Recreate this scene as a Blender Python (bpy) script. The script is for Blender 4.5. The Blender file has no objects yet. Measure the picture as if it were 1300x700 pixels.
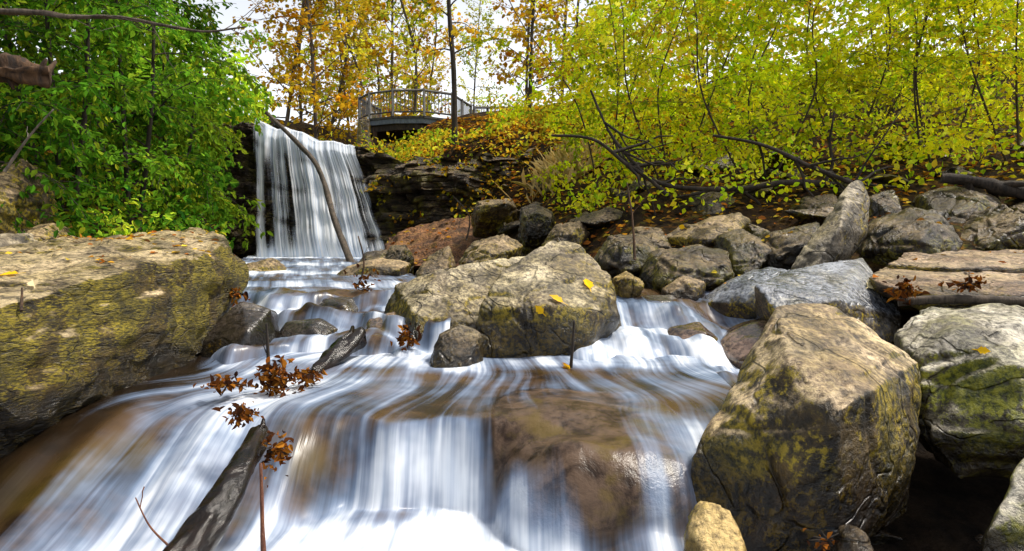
import bpy, bmesh, math, random
import numpy as np
from mathutils import Vector, noise
from mathutils.bvhtree import BVHTree
R = math.radians
random.seed(7); rs = np.random.RandomState(7)
scn = bpy.context.scene; COL = scn.collection
# ------------------------------------------------------------------ camera
CAMZ = 1.5; PITCH = R(3); K = 0.75/650
cd = bpy.data.cameras.new('camera'); cam = bpy.data.objects.new('camera', cd); COL.objects.link(cam)
cam.location = (0, 0, CAMZ); cam.rotation_euler = (R(87), 0, 0); cd.lens = 24; cd.sensor_width = 36
cd.clip_start = .05; cd.clip_end = 1000; scn.camera = cam
def ray(px, py):
    a = (px-650)*K; b = (350-py)*K
    return Vector((a, math.cos(PITCH)+b*math.sin(PITCH), -math.sin(PITCH)+b*math.cos(PITCH)))
def P(px, py, Y):
    d = ray(px, py); return Vector((0, 0, CAMZ)) + d*(Y/d.y)
# ------------------------------------------------------------------ numpy noise
_pr = np.random.RandomState(3); PERM = _pr.permutation(512).astype(np.int64); PERM = np.concatenate([PERM, PERM, PERM])
GR = _pr.normal(size=(512, 3)); GR /= np.linalg.norm(GR, axis=1, keepdims=True); RV = _pr.rand(512, 3)
def _h(i, j, k): return PERM[(PERM[(PERM[i & 511]+j) & 511]+k) & 511]
def pn(x, y, z):
    x, y, z = np.broadcast_arrays(np.asarray(x, float), np.asarray(y, float), np.asarray(z, float))
    i = np.floor(x).astype(np.int64); j = np.floor(y).astype(np.int64); k = np.floor(z).astype(np.int64)
    fx, fy, fz = x-i, y-j, z-k
    u, v, w = [t*t*t*(t*(t*6-15)+10) for t in (fx, fy, fz)]
    r = 0
    for a in (0, 1):
        for b in (0, 1):
            for c in (0, 1):
                g = GR[_h(i+a, j+b, k+c)]
                r = r+(u if a else 1-u)*(v if b else 1-v)*(w if c else 1-w)*(g[..., 0]*(fx-a)+g[..., 1]*(fy-b)+g[..., 2]*(fz-c))
    return r*1.6
def fbm(x, y, z, o=4, g=.5):
    r = 0; a = 1; f = 1
    for _ in range(o): r = r+a*pn(x*f+7.1*_, y*f, z*f); a *= g; f *= 2.05
    return r
def worley(x, y, z):
    i = np.floor(x).astype(np.int64); j = np.floor(y).astype(np.int64); k = np.floor(z).astype(np.int64)
    f1 = np.full(x.shape, 9.); f2 = np.full(x.shape, 9.)
    for a in (-1, 0, 1):
        for b in (-1, 0, 1):
            for c in (-1, 0, 1):
                q = RV[_h(i+a, j+b, k+c)]
                d = np.sqrt((i+a+q[:, 0]-x)**2+(j+b+q[:, 1]-y)**2+(k+c+q[:, 2]-z)**2)
                f2 = np.minimum(f2, np.maximum(f1, d)); f1 = np.minimum(f1, d)
    return f1, f2
# ------------------------------------------------------------------ node helpers
def N(nt, t, ins=None, **props):
    n = nt.nodes.new(t)
    for k, v in props.items(): setattr(n, k, v)
    for k, v in (ins or {}).items():
        if isinstance(v, bpy.types.NodeSocket): nt.links.new(v, n.inputs[k])
        else:
            if isinstance(v, tuple) and len(v) == 3 and n.inputs[k].type == 'RGBA': v = v+(1,)
            n.inputs[k].default_value = v
    return n
def mix(nt, f, a, b, blend='MIX'): return N(nt, 'ShaderNodeMix', {0: f, 6: a, 7: b}, data_type='RGBA', blend_type=blend).outputs[2]
def mth(nt, op, a, b=0.0): return N(nt, 'ShaderNodeMath', {0: a, 1: b}, operation=op).outputs[0]
def mr(nt, v, a, b, c=0.0, d=1.0): return N(nt, 'ShaderNodeMapRange', {0: v, 1: a, 2: b, 3: c, 4: d}, interpolation_type='SMOOTHSTEP').outputs[0]
def nz(nt, vec, s, det=6.0, ro=.55, dist=0.0): return N(nt, 'ShaderNodeTexNoise', {'Vector': vec, 'Scale': s, 'Detail': det, 'Roughness': ro, 'Distortion': dist}).outputs[0]
def vmul(nt, v, s): return N(nt, 'ShaderNodeVectorMath', {0: v, 1: s}, operation='MULTIPLY').outputs[0]
def newmat(name):
    m = bpy.data.materials.new(name); m.use_nodes = True; nt = m.node_tree; nt.nodes.clear()
    return m, nt, N(nt, 'ShaderNodeOutputMaterial')
def rock_mat(name, topA, topB, sideA, sideB, mossA, mossB, moss, wl=-5, rough=.46, strata=0.0, tlo=.3, thi=.75, bump=.95, dk=.6, coat=0.0):
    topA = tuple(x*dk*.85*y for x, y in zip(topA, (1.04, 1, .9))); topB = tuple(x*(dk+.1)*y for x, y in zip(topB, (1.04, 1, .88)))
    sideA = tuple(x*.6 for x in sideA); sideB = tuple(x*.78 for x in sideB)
    m, nt, out = newmat(name)
    g = N(nt, 'ShaderNodeNewGeometry'); p = g.outputs['Position']
    ps = vmul(nt, p, (1, 1, 1+strata))
    n1 = nz(nt, p, 2.0, 4, .6); n2 = nz(nt, ps, 8, 6, .68, .3); n3 = nz(nt, ps, 36, 5, .7); n4 = nz(nt, vmul(nt, p, (1, 1.1, .9)), 3.1, 5, .65, .3)
    crack = mr(nt, mth(nt, 'ABSOLUTE', mth(nt, 'SUBTRACT', nz(nt, ps, 2.4, 3, .5, .5), .5)), 0.0, .022, 1, 0)
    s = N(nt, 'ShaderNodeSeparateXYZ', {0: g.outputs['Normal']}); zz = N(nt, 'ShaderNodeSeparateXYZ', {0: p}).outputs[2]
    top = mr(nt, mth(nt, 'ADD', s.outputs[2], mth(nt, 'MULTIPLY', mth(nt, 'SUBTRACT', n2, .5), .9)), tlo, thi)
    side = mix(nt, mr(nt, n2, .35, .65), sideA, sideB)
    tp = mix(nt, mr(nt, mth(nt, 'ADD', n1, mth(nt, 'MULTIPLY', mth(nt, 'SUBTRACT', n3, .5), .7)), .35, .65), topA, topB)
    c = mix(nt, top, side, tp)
    mm = mth(nt, 'MULTIPLY', mr(nt, mth(nt, 'ADD', n4, mth(nt, 'MULTIPLY', mth(nt, 'SUBTRACT', n3, .5), .6)), .62-.3*moss, .72-.3*moss), .92)
    mm = mth(nt, 'MULTIPLY', mm, mr(nt, top, .3, 1, 1, .3))
    c = mix(nt, mm, c, mix(nt, mr(nt, n3, .35, .65), mossA, mossB))
    c = mix(nt, mth(nt, 'MULTIPLY', crack, .5), c, (.012, .009, .006))
    sp = mth(nt, 'MULTIPLY', mr(nt, n3, .28, .6, .3, 1.25), mr(nt, nz(nt, p, 4.3, 4, .6), .33, .6, .42, 1.18))
    c = mix(nt, 1.0, c, N(nt, 'ShaderNodeCombineColor', {0: sp, 1: sp, 2: sp}).outputs[0], 'MULTIPLY')
    wet = mr(nt, mth(nt, 'ADD', zz, mth(nt, 'MULTIPLY', mth(nt, 'SUBTRACT', n1, .5), .25)), wl, wl+.16, 1, 0)
    c = mix(nt, mth(nt, 'MULTIPLY', wet, .9), c, mix(nt, 1.0, c, (.2, .15, .1), 'MULTIPLY'))
    ro = mr(nt, wet, 0, 1, rough, .2)
    h = mth(nt, 'ADD', mth(nt, 'ADD', mth(nt, 'MULTIPLY', n2, .7), mth(nt, 'MULTIPLY', n3, .35)), mth(nt, 'MULTIPLY', crack, -.25))
    bp = N(nt, 'ShaderNodeBump', {'Strength': bump, 'Distance': .05, 'Height': h})
    b = N(nt, 'ShaderNodeBsdfPrincipled', {'Base Color': c, 'Roughness': ro, 'Normal': bp.outputs[0], 'Coat Weight': coat, 'Coat Roughness': .1})
    nt.links.new(b.outputs[0], out.inputs[0]); return m
M = {}
MO = ((.06, .056, .003), (.28, .20, .008))
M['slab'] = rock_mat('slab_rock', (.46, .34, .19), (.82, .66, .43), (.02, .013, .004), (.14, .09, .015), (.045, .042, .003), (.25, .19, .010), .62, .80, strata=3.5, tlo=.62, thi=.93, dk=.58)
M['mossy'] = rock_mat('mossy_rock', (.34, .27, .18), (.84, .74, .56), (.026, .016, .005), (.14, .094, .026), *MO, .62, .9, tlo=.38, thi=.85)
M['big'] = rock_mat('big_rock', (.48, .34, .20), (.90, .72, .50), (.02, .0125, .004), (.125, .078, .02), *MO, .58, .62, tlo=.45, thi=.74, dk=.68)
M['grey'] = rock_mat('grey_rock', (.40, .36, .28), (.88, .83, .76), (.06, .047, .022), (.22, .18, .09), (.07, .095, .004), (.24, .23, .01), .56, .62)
M['wet'] = rock_mat('wet_rock', (.10, .09, .09), (.20, .185, .19), (.018, .012, .007), (.06, .042, .022), *MO, .2, 1.0, rough=.22, bump=.4, coat=.3)
M['wetbrown'] = rock_mat('wet_brown_rock', (.15, .095, .07), (.26, .175, .14), (.022, .011, .005), (.095, .05, .02), (.10, .07, .006), (.17, .12, .015), .28, -5, rough=.14, bump=.14, coat=.5)
M['smooth'] = rock_mat('smooth_grey_rock', (.20, .23, .31), (.38, .42, .54), (.04, .032, .018), (.14, .10, .055), *MO, .38, .85, rough=.22, bump=.5)
M['dark'] = rock_mat('dark_rock', (.12, .084, .05), (.29, .215, .135), (.008, .0055, .003), (.045, .03, .014), (.06, .06, .005), (.15, .125, .008), .45, 1.0, rough=.30)
M['tan'] = rock_mat('tan_rock', (.34, .24, .13), (.56, .42, .27), (.035, .023, .009), (.16, .105, .045), *MO, .48, 1.0)
M['point'] = rock_mat('pointed_rock', (.36, .30, .22), (.62, .54, .42), (.08, .065, .04), (.27, .22, .155), *MO, .25, .9)
M['redslab'] = rock_mat('red_slab_rock', (.36, .23, .15), (.60, .45, .32), (.026, .016, .008), (.12, .073, .035), *MO, .3, .8, strata=2)
M['ochre'] = rock_mat('ochre_rock', (.5, .34, .10), (.72, .53, .24), (.12, .075, .012), (.26, .17, .04), *MO, .4, .42)
M['cliff'] = rock_mat('cliff_rock', (.19, .13, .07), (.33, .23, .135), (.012, .008, .005), (.105, .068, .038), (.06, .06, .005), (.14, .11, .01), .36, -5, rough=.45, strata=5, tlo=.55, thi=1.0)
M['clay'] = rock_mat('clay', (.23, .10, .042), (.34, .165, .07), (.07, .028, .012), (.19, .08, .032), (.06, .055, .006), (.2, .13, .02), .3, -5, rough=.85)
def ground_mat():
    m, nt, out = newmat('forest_floor')
    g = N(nt, 'ShaderNodeNewGeometry'); p = g.outputs['Position']
    n1 = nz(nt, p, .8, 4, .6); n2 = nz(nt, p, 6, 6, .7); n3 = nz(nt, p, 30, 4, .7)
    v = N(nt, 'ShaderNodeTexVoronoi', {'Vector': p, 'Scale': 14.0, 'Randomness': 1.0})
    r = N(nt, 'ShaderNodeValToRGB', {0: N(nt, 'ShaderNodeSeparateColor', {0: v.outputs['Color']}).outputs[0]})
    cols = [(0, (.02, .014, .008)), (.35, (.05, .03, .012)), (.55, (.11, .05, .012)), (.72, (.2, .11, .015)), (.85, (.06, .07, .012)), (1, (.16, .055, .015))]
    e = r.color_ramp.elements
    e[0].color = cols[0][1]+(1,); e[1].color = cols[-1][1]+(1,)
    for pos, c in cols[1:-1]: x = e.new(pos); x.color = c+(1,)
    c = mix(nt, mr(nt, n2, .42, .62), (.012, .008, .005), r.outputs[0])
    c = mix(nt, mr(nt, n1, .5, .62, 0, .6), c, (.035, .02, .009))
    s = N(nt, 'ShaderNodeSeparateXYZ', {0: p}); low = mth(nt, 'MULTIPLY', mr(nt, s.outputs[2], .75, 1.1, 1, 0), mr(nt, s.outputs[1], 4.5, 6, 1, 0))
    c = mix(nt, low, c, mix(nt, mr(nt, n2, .35, .65), (.004, .0025, .0015), (.018, .011, .006)))
    h = mth(nt, 'ADD', n2, mth(nt, 'MULTIPLY', n3, .3))
    bp = N(nt, 'ShaderNodeBump', {'Strength': .9, 'Distance': .06, 'Height': h})
    b = N(nt, 'ShaderNodeBsdfPrincipled', {'Base Color': c, 'Roughness': .95, 'Specular IOR Level': .1, 'Normal': bp.outputs[0]})
    nt.links.new(b.outputs[0], out.inputs[0]); return m
M['ground'] = ground_mat()
def bark_mat(name, a, b_, rough=.85, sc=(1, 1, .25), bump=.9, spec=.5):
    m, nt, out = newmat(name)
    tc = N(nt, 'ShaderNodeTexCoord'); p = vmul(nt, tc.outputs['Object'], sc)
    n1 = nz(nt, p, 22, 6, .7, .5); n2 = nz(nt, tc.outputs['Object'], 4, 4)
    c = mix(nt, mr(nt, n1, .35, .65), a, b_); c = mix(nt, mr(nt, n2, .4, .7, 0, .5), c, a)
    bp = N(nt, 'ShaderNodeBump', {'Strength': bump, 'Distance': .02, 'Height': n1})
    b = N(nt, 'ShaderNodeBsdfPrincipled', {'Base Color': c, 'Roughness': rough, 'Specular IOR Level': spec, 'Normal': bp.outputs[0]})
    nt.links.new(b.outputs[0], out.inputs[0]); return m
M['bark'] = bark_mat('dark_bark', (.014, .010, .007), (.06, .043, .03))
M['stem'] = bark_mat('brown_stem', (.03, .021, .013), (.10, .07, .042))
M['palebark'] = bark_mat('pale_bark', (.10, .085, .07), (.24, .20, .16))
M['midbark'] = bark_mat('grey_brown_bark', (.04, .03, .022), (.14, .105, .075))
M['brownbark'] = bark_mat('brown_bark', (.018, .010, .006), (.11, .055, .022))
M['wetwood'] = bark_mat('wet_log_wood', (.003, .002, .0015), (.022, .012, .007), .16, (.5, .5, 1.6), .4, .34)
M['greywood'] = bark_mat('grey_weathered_wood', (.06, .058, .055), (.15, .146, .138))
M['deckwood'] = bark_mat('weathered_deck_wood', (.03, .029, .028), (.095, .09, .084))
M['redtwig'] = bark_mat('red_twig', (.08, .02, .008), (.18, .06, .02), .5)
M['fascia'] = bark_mat('painted_deck_edge', (.10, .125, .16), (.17, .20, .24))
def leaf_mat(name, tr=.45):
    m, nt, out = newmat(name)
    a = N(nt, 'ShaderNodeAttribute', attribute_name='col').outputs['Color']
    d = N(nt, 'ShaderNodeBsdfDiffuse', {'Color': a}); t = N(nt, 'ShaderNodeBsdfTranslucent', {'Color': a})
    x = N(nt, 'ShaderNodeMixShader', {0: tr, 1: d.outputs[0], 2: t.outputs[0]})
    nt.links.new(x.outputs[0], out.inputs[0]); return m
M['leaf'] = leaf_mat('leaf', .45); M['deadleaf'] = leaf_mat('dead_leaf', .15)
def water_mat(name, su=6.5, sv=.55, deep=(.014, .008, .004), deep2=(.085, .048, .02)):
    m, nt, out = newmat(name)
    fl = N(nt, 'ShaderNodeAttribute', attribute_name='flow').outputs['Vector']
    fo = N(nt, 'ShaderNodeAttribute', attribute_name='foam').outputs['Fac']
    fm = N(nt, 'ShaderNodeAttribute', attribute_name='film').outputs['Fac']
    g = N(nt, 'ShaderNodeNewGeometry'); p = g.outputs['Position']
    s1 = nz(nt, vmul(nt, fl, (su, sv, 1)), 1.0, 4, .5, .25); s2 = nz(nt, vmul(nt, fl, (su*3.4, sv*1.4, 1)), 1.0, 4, .55, .1); s3 = nz(nt, p, 3.0, 3)
    st = mth(nt, 'ADD', mth(nt, 'MULTIPLY', s1, .68), mth(nt, 'MULTIPLY', s2, .32))
    v = mth(nt, 'ADD', mth(nt, 'SUBTRACT', fo, .5), mth(nt, 'ADD', mth(nt, 'MULTIPLY', mth(nt, 'SUBTRACT', st, .5), 2.3), mth(nt, 'MULTIPLY', mth(nt, 'SUBTRACT', s3, .5), .9)))
    f = mr(nt, v, -.52, .74)
    br = nz(nt, p, 3.2, 5, .6); rk = nz(nt, p, 9, 6, .65, .3)
    dc = mix(nt, mr(nt, br, .38, .62), deep, deep2)
    dc = mix(nt, mr(nt, nz(nt, p, 1.7, 3), .5, .68, 0, .6), dc, (.11, .075, .013))
    rc = mix(nt, mr(nt, rk, .35, .65), (.022, .012, .007), (.12, .077, .05)); rc = mix(nt, mr(nt, br, .5, .62, 0, .6), rc, (.12, .082, .012))
    dc = mix(nt, mr(nt, fm, .1, .9), dc, rc)
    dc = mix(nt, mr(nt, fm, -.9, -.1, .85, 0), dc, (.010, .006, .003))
    hh = mth(nt, 'ADD', st, mth(nt, 'MULTIPLY', mth(nt, 'MULTIPLY', rk, mr(nt, fm, .1, .9)), 1.2))
    bp = N(nt, 'ShaderNodeBump', {'Strength': .34, 'Distance': .03, 'Height': hh})
    w = N(nt, 'ShaderNodeBsdfPrincipled', {'Base Color': dc, 'Roughness': .26, 'Specular IOR Level': .28, 'Normal': bp.outputs[0]})
    wc = mix(nt, mth(nt, 'MULTIPLY', mr(nt, f, .3, 1.0), mr(nt, s2, .25, .6, .6, 1)), (.30, .43, .66), (.88, .92, .97))
    wh = N(nt, 'ShaderNodeBsdfPrincipled', {'Base Color': wc, 'Roughness': .55, 'Specular IOR Level': .15, 'Normal': bp.outputs[0]})
    x = N(nt, 'ShaderNodeMixShader', {0: f, 1: w.outputs[0], 2: wh.outputs[0]})
    nt.links.new(x.outputs[0], out.inputs[0]); return m
M['water'] = water_mat('stream_water')
def fall_mat():
    m, nt, out = newmat('falling_water')
    fl = N(nt, 'ShaderNodeAttribute', attribute_name='flow').outputs['Vector']
    fo = N(nt, 'ShaderNodeAttribute', attribute_name='foam').outputs['Fac']
    s1 = nz(nt, vmul(nt, fl, (3.6, .20, 1)), 1.0, 4, .55, .15); s2 = nz(nt, vmul(nt, fl, (22, .25, 1)), 1.0, 4, .6, .05)
    st = mth(nt, 'ADD', mth(nt, 'MULTIPLY', s1, .6), mth(nt, 'MULTIPLY', s2, .4))
    a = mr(nt, mth(nt, 'ADD', mth(nt, 'MULTIPLY', mth(nt, 'SUBTRACT', st, .5), 5.2), fo), -.1, 1.1)
    wc = mix(nt, mr(nt, s2, .35, .62), (.62, .73, .90), (.96, .97, .99))
    d = N(nt, 'ShaderNodeBsdfDiffuse', {'Color': wc}); t = N(nt, 'ShaderNodeBsdfTranslucent', {'Color': wc})
    w = N(nt, 'ShaderNodeMixShader', {0: .3, 1: d.outputs[0], 2: t.outputs[0]})
    tr = N(nt, 'ShaderNodeBsdfTransparent')
    x = N(nt, 'ShaderNodeMixShader', {0: a, 1: tr.outputs[0], 2: w.outputs[0]})
    nt.links.new(x.outputs[0], out.inputs[0]); return m
M['fall'] = fall_mat()
# ------------------------------------------------------------------ object helpers
def tag(o, label=None, cat=None, group=None, kind=None):
    for k, v in (('label', label), ('category', cat), ('group', group), ('kind', kind)):
        if v: o[k] = v
    return o
def link(name, me, mat, parent=None, loc=(0, 0, 0)):
    o = bpy.data.objects.new(name, me); COL.objects.link(o); o.location = loc
    if mat: me.materials.clear(); me.materials.append(mat)
    if parent: o.parent = parent
    return o
def empty(name, loc=(0, 0, 0), rz=0):
    o = bpy.data.objects.new(name, None); COL.objects.link(o); o.location = loc; o.rotation_euler = (0, 0, rz); o.empty_display_size = .2
    return o
def mesh_np(name, v, f, smooth=True, col=None):
    me = bpy.data.meshes.new(name); v = np.asarray(v, dtype=np.float32); f = np.asarray(f, dtype=np.int32); n = f.shape[1]
    me.vertices.add(len(v)); me.vertices.foreach_set('co', v.ravel())
    me.loops.add(f.size); me.loops.foreach_set('vertex_index', f.ravel())
    me.polygons.add(len(f)); me.polygons.foreach_set('loop_start', np.arange(0, f.size, n, dtype=np.int32))
    me.update(calc_edges=True)
    me.polygons.foreach_set('use_smooth', np.full(len(f), bool(smooth)))
    if col is not None:
        a = me.attributes.new('col', 'FLOAT_COLOR', 'POINT'); c4 = np.ones((len(v), 4), dtype=np.float32); c4[:, :3] = col; a.data.foreach_set('color', c4.ravel())
    return me
def grid_faces(nr, nc):
    i = np.arange(nr*nc).reshape(nr, nc)
    return np.stack([i[:-1, :-1].ravel(), i[:-1, 1:].ravel(), i[1:, 1:].ravel(), i[1:, :-1].ravel()], 1)
def sst(a, b, x):
    t = np.clip((x-a)/(b-a), 0, 1); return t*t*(3-2*t)
class Wood:
    def __init__(s): s.v = []; s.f = []
    def tube(s, pts, rads, n=6, rough=0.0):
        pts = [Vector(p) for p in pts]; b0 = len(s.v); m = len(pts); up = Vector((.31, .2, .93))
        for i, p in enumerate(pts):
            d = (pts[min(i+1, m-1)]-pts[max(i-1, 0)])
            d = d.normalized() if d.length > 1e-9 else Vector((0, 0, 1))
            a = d.cross(up)
            if a.length < .05: a = d.cross(Vector((1, 0, 0)))
            a.normalize(); c = d.cross(a)
            for j in range(n):
                t = 2*math.pi*j/n; r = rads[i]
                if rough: r *= 1+rough*(noise.noise(p*6+Vector((math.cos(t), math.sin(t), 0))*1.3)+.6*noise.noise(p*17+Vector((math.cos(t), math.sin(t), 0))*2.6))
                s.v.append(p+(a*math.cos(t)+c*math.sin(t))*r)
        for i in range(m-1):
            for j in range(n):
                s.f.append((b0+i*n+j, b0+i*n+(j+1) % n, b0+(i+1)*n+(j+1) % n, b0+(i+1)*n+j))
        for base in (b0, b0+(m-1)*n):
            for j in range(1, n-2, 2): s.f.append((base, base+j, base+j+1, base+j+2))
    def mesh(s, name): return mesh_np(name, np.array([tuple(x) for x in s.v]), s.f)
def spline(pts, m):
    pts = [Vector(p) for p in pts]; out = []; n = len(pts)-1
    for i in range(m+1):
        t = i/m*n; k = min(int(t), n-1); u = t-k
        p0 = pts[max(k-1, 0)]; p1 = pts[k]; p2 = pts[k+1]; p3 = pts[min(k+2, n)]
        out.append(.5*((2*p1)+(p2-p0)*u+(2*p0-5*p1+4*p2-p3)*u*u+(3*p1-p0-3*p2+p3)*u**3))
    return out
def leaf_mesh(name, pos, dirs, size, col, wr=.3, fold=.08, cnorm=None):
    pos = np.asarray(pos, dtype=float); d = np.asarray(dirs, dtype=float); n = len(pos)
    d /= np.linalg.norm(d, axis=1, keepdims=True)+1e-9
    rr = rs.normal(size=(n, 3)); rr[:, 2] += 1.0
    if cnorm is not None: rr = rs.normal(size=(n, 3))*.25+cnorm
    s = np.cross(d, rr); s /= np.linalg.norm(s, axis=1, keepdims=True)+1e-9
    nn = np.cross(s, d); L = np.asarray(size)[:, None]
    v = np.empty((n, 6, 3))
    v[:, 0] = pos; v[:, 1] = pos+.35*L*d+wr*L*s+fold*L*nn; v[:, 2] = pos+.7*L*d+wr*.75*L*s+fold*L*nn*.6
    v[:, 3] = pos+L*d-.12*L*nn; v[:, 4] = pos+.7*L*d-wr*.75*L*s+fold*L*nn*.6; v[:, 5] = pos+.35*L*d-wr*L*s+fold*L*nn
    b = np.arange(n)[:, None]*6
    f = np.concatenate([b+np.array([[0, 1, 2, 3]]), b+np.array([[0, 3, 4, 5]])], 0)
    return mesh_np(name, v.reshape(-1, 3), f, False, np.repeat(np.asarray(col), 6, axis=0))
def pick(pal, n):
    pal = np.array(pal); i = rs.randint(0, len(pal), n); j = rs.randint(0, len(pal), n); t = rs.rand(n, 1)*.5
    return (pal[i]*(1-t)+pal[j]*t)*rs.uniform(.75, 1.25, (n, 1))
# ------------------------------------------------------------------ rocks
BV = []; BF = []; NV = [0]
def rock_from_points(name, pts, mat, vox, amp, freq=1.0, sm=4, parent=None, wk=.7, fine=0.0, lay=.4):
    c = sum(pts, Vector())/len(pts)
    bm = bmesh.new()
    for p in pts: bm.verts.new(p-c)
    r = bmesh.ops.convex_hull(bm, input=bm.verts)
    bmesh.ops.delete(bm, geom=[g for g in r['geom_interior'] if isinstance(g, bmesh.types.BMVert)], context='VERTS')
    me = bpy.data.meshes.new('hull'); bm.to_mesh(me); bm.free()
    t = bpy.data.objects.new('hull', me); COL.objects.link(t)
    m = t.modifiers.new('r', 'REMESH'); m.mode = 'VOXEL'; m.voxel_size = vox
    m = t.modifiers.new('s', 'SMOOTH'); m.factor = .5; m.iterations = sm
    dg = bpy.context.evaluated_depsgraph_get()
    me2 = bpy.data.meshes.new_from_object(t.evaluated_get(dg)); bpy.data.objects.remove(t); bpy.data.meshes.remove(me)
    n = len(me2.vertices); co = np.empty(n*3, np.float32); me2.vertices.foreach_get('co', co); co = co.reshape(-1, 3).astype(float)
    no = np.empty(n*3, np.float32); me2.vertices.foreach_get('normal', no); no = no.reshape(-1, 3)
    p = (co+np.array(c))*freq; x, y, z = p[:, 0], p[:, 1], p[:, 2]
    d = fbm(x*1.6, y*1.6, z*1.6, 4)*.9+pn(x*1.4, y*1.4, z*7)*lay
    w_ = .35; f1, f2 = worley(x*2.2+w_*pn(x*2, y*2, z*2), y*2.2+w_*pn(x*2+9, y*2, z*2), z*2.2+w_*pn(x*2, y*2+9, z*2))
    d -= wk*np.maximum(0, .09-(f2-f1))/.09
    d += .5*(f1-.5)*wk
    d += -.35*np.abs(pn(x*4.5, y*4.5, z*4.5))+fine*fbm(x*7, y*7, z*9, 3)
    # chipped steps: quantised large noise gives broken planes
    q = fbm(x*1.1+5, y*1.1, z*1.6, 2)*2.4; qf = q-np.floor(q); d += wk*.9*(np.floor(q)+sst(.0, .22, qf)-q)
    co = co+no*(d*amp)[:, None]
    me2.vertices.foreach_set('co', co.astype(np.float32).ravel())
    me2.polygons.foreach_set('use_smooth', np.ones(len(me2.polygons), dtype=bool)); me2.update()
    o = link(name, me2, mat, parent, c)
    b0 = NV[0]; NV[0] += n
    BV.append(co+np.array(c)); lv = np.empty(len(me2.loops), np.int32); me2.loops.foreach_get('vertex_index', lv)
    ls = np.empty(len(me2.polygons), np.int32); me2.polygons.foreach_get('loop_total', ls)
    cut = np.split(lv+b0, np.cumsum(ls)[:-1]); BF.extend([q.tolist() for q in cut])
    return o
def auto_rock(outl, Y, th, mat, label, name='boulder', tilt=.25, group=None):
    q = [P(a, b, Y) for a, b in outl]; c = sum(q, Vector())/len(q)
    h = max(p.z for p in q)-min(p.z for p in q)
    pts = []
    for p in q:
        pts.append(p+Vector((0, tilt*(p.z-c.z), 0)))
        f = c+(p-c)*random.uniform(.4, .85); pts.append(f+Vector((0, -th*random.uniform(.35, .55)+tilt*(p.z-c.z), -.13*h)))
        f = c+(p-c)*random.uniform(.6, .85); pts.append(f+Vector((0, th*.5, .0)))
        if p.z < c.z: pts.append(p+Vector((-(p.x-c.x)*.1, th*.15, -.35)))
    size = max(max(p.x for p in q)-min(p.x for p in q), h)
    smooth = mat in ('wet', 'wetbrown', 'smooth')
    o = rock_from_points(name, pts, M[mat], max(.016, size/44), size*(.02 if smooth else .03), .9/size if size > .9 else 1/size, 3 if smooth else 0, None, .3 if smooth else 1.0, .05 if smooth else .25)
    return tag(o, label, 'rock', group)
def hull_rock(pp, mat, label, vox, amp, name='boulder', sm=4, freq=1.0, wk=.7, fine=.2, lay=.4):
    return tag(rock_from_points(name, [P(*a) for a in pp], M[mat], vox, amp, freq, sm, None, wk, fine, lay), label, 'rock')

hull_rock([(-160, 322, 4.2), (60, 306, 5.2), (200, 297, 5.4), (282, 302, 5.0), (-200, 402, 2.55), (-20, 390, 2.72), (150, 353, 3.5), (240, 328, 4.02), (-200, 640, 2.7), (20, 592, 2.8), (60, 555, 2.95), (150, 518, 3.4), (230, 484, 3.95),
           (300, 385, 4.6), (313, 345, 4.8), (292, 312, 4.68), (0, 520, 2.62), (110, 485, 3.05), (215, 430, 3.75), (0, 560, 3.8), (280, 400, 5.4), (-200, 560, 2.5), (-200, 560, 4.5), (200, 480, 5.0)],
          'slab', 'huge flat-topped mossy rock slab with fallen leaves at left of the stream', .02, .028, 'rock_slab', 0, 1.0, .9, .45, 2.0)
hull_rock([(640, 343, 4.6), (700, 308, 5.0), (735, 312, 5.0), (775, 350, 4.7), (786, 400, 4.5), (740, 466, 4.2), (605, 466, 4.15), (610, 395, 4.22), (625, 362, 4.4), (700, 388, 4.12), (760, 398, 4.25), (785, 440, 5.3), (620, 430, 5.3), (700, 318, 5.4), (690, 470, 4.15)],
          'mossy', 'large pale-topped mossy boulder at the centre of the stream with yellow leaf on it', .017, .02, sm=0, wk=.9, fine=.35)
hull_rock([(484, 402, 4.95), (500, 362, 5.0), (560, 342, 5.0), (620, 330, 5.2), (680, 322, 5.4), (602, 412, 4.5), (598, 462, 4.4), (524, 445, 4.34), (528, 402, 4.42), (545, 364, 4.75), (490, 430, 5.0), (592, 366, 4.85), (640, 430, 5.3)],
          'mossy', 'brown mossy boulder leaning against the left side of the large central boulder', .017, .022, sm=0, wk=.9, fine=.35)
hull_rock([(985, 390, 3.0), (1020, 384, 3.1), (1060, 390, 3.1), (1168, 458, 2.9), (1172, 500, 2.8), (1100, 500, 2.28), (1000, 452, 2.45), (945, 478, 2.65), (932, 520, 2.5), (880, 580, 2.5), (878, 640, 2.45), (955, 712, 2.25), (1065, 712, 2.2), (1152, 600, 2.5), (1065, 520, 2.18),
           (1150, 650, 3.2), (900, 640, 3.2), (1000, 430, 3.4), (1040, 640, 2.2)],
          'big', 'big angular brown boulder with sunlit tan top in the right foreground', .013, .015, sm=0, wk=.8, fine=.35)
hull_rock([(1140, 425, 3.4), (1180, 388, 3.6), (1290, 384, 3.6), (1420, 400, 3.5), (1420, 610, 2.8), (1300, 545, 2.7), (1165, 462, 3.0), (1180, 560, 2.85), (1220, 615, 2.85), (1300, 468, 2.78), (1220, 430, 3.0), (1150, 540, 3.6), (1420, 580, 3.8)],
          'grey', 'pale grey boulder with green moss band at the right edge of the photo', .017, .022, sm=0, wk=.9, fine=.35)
hull_rock([(1232, 730, 1.9), (1262, 660, 1.9), (1300, 585, 2.0), (1380, 555, 2.1), (1450, 620, 1.9), (1400, 760, 1.8), (1270, 720, 2.4), (1400, 650, 2.5)], 'grey', 'mossy boulder cut off by the bottom right corner', .018, .02, sm=1)
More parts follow.
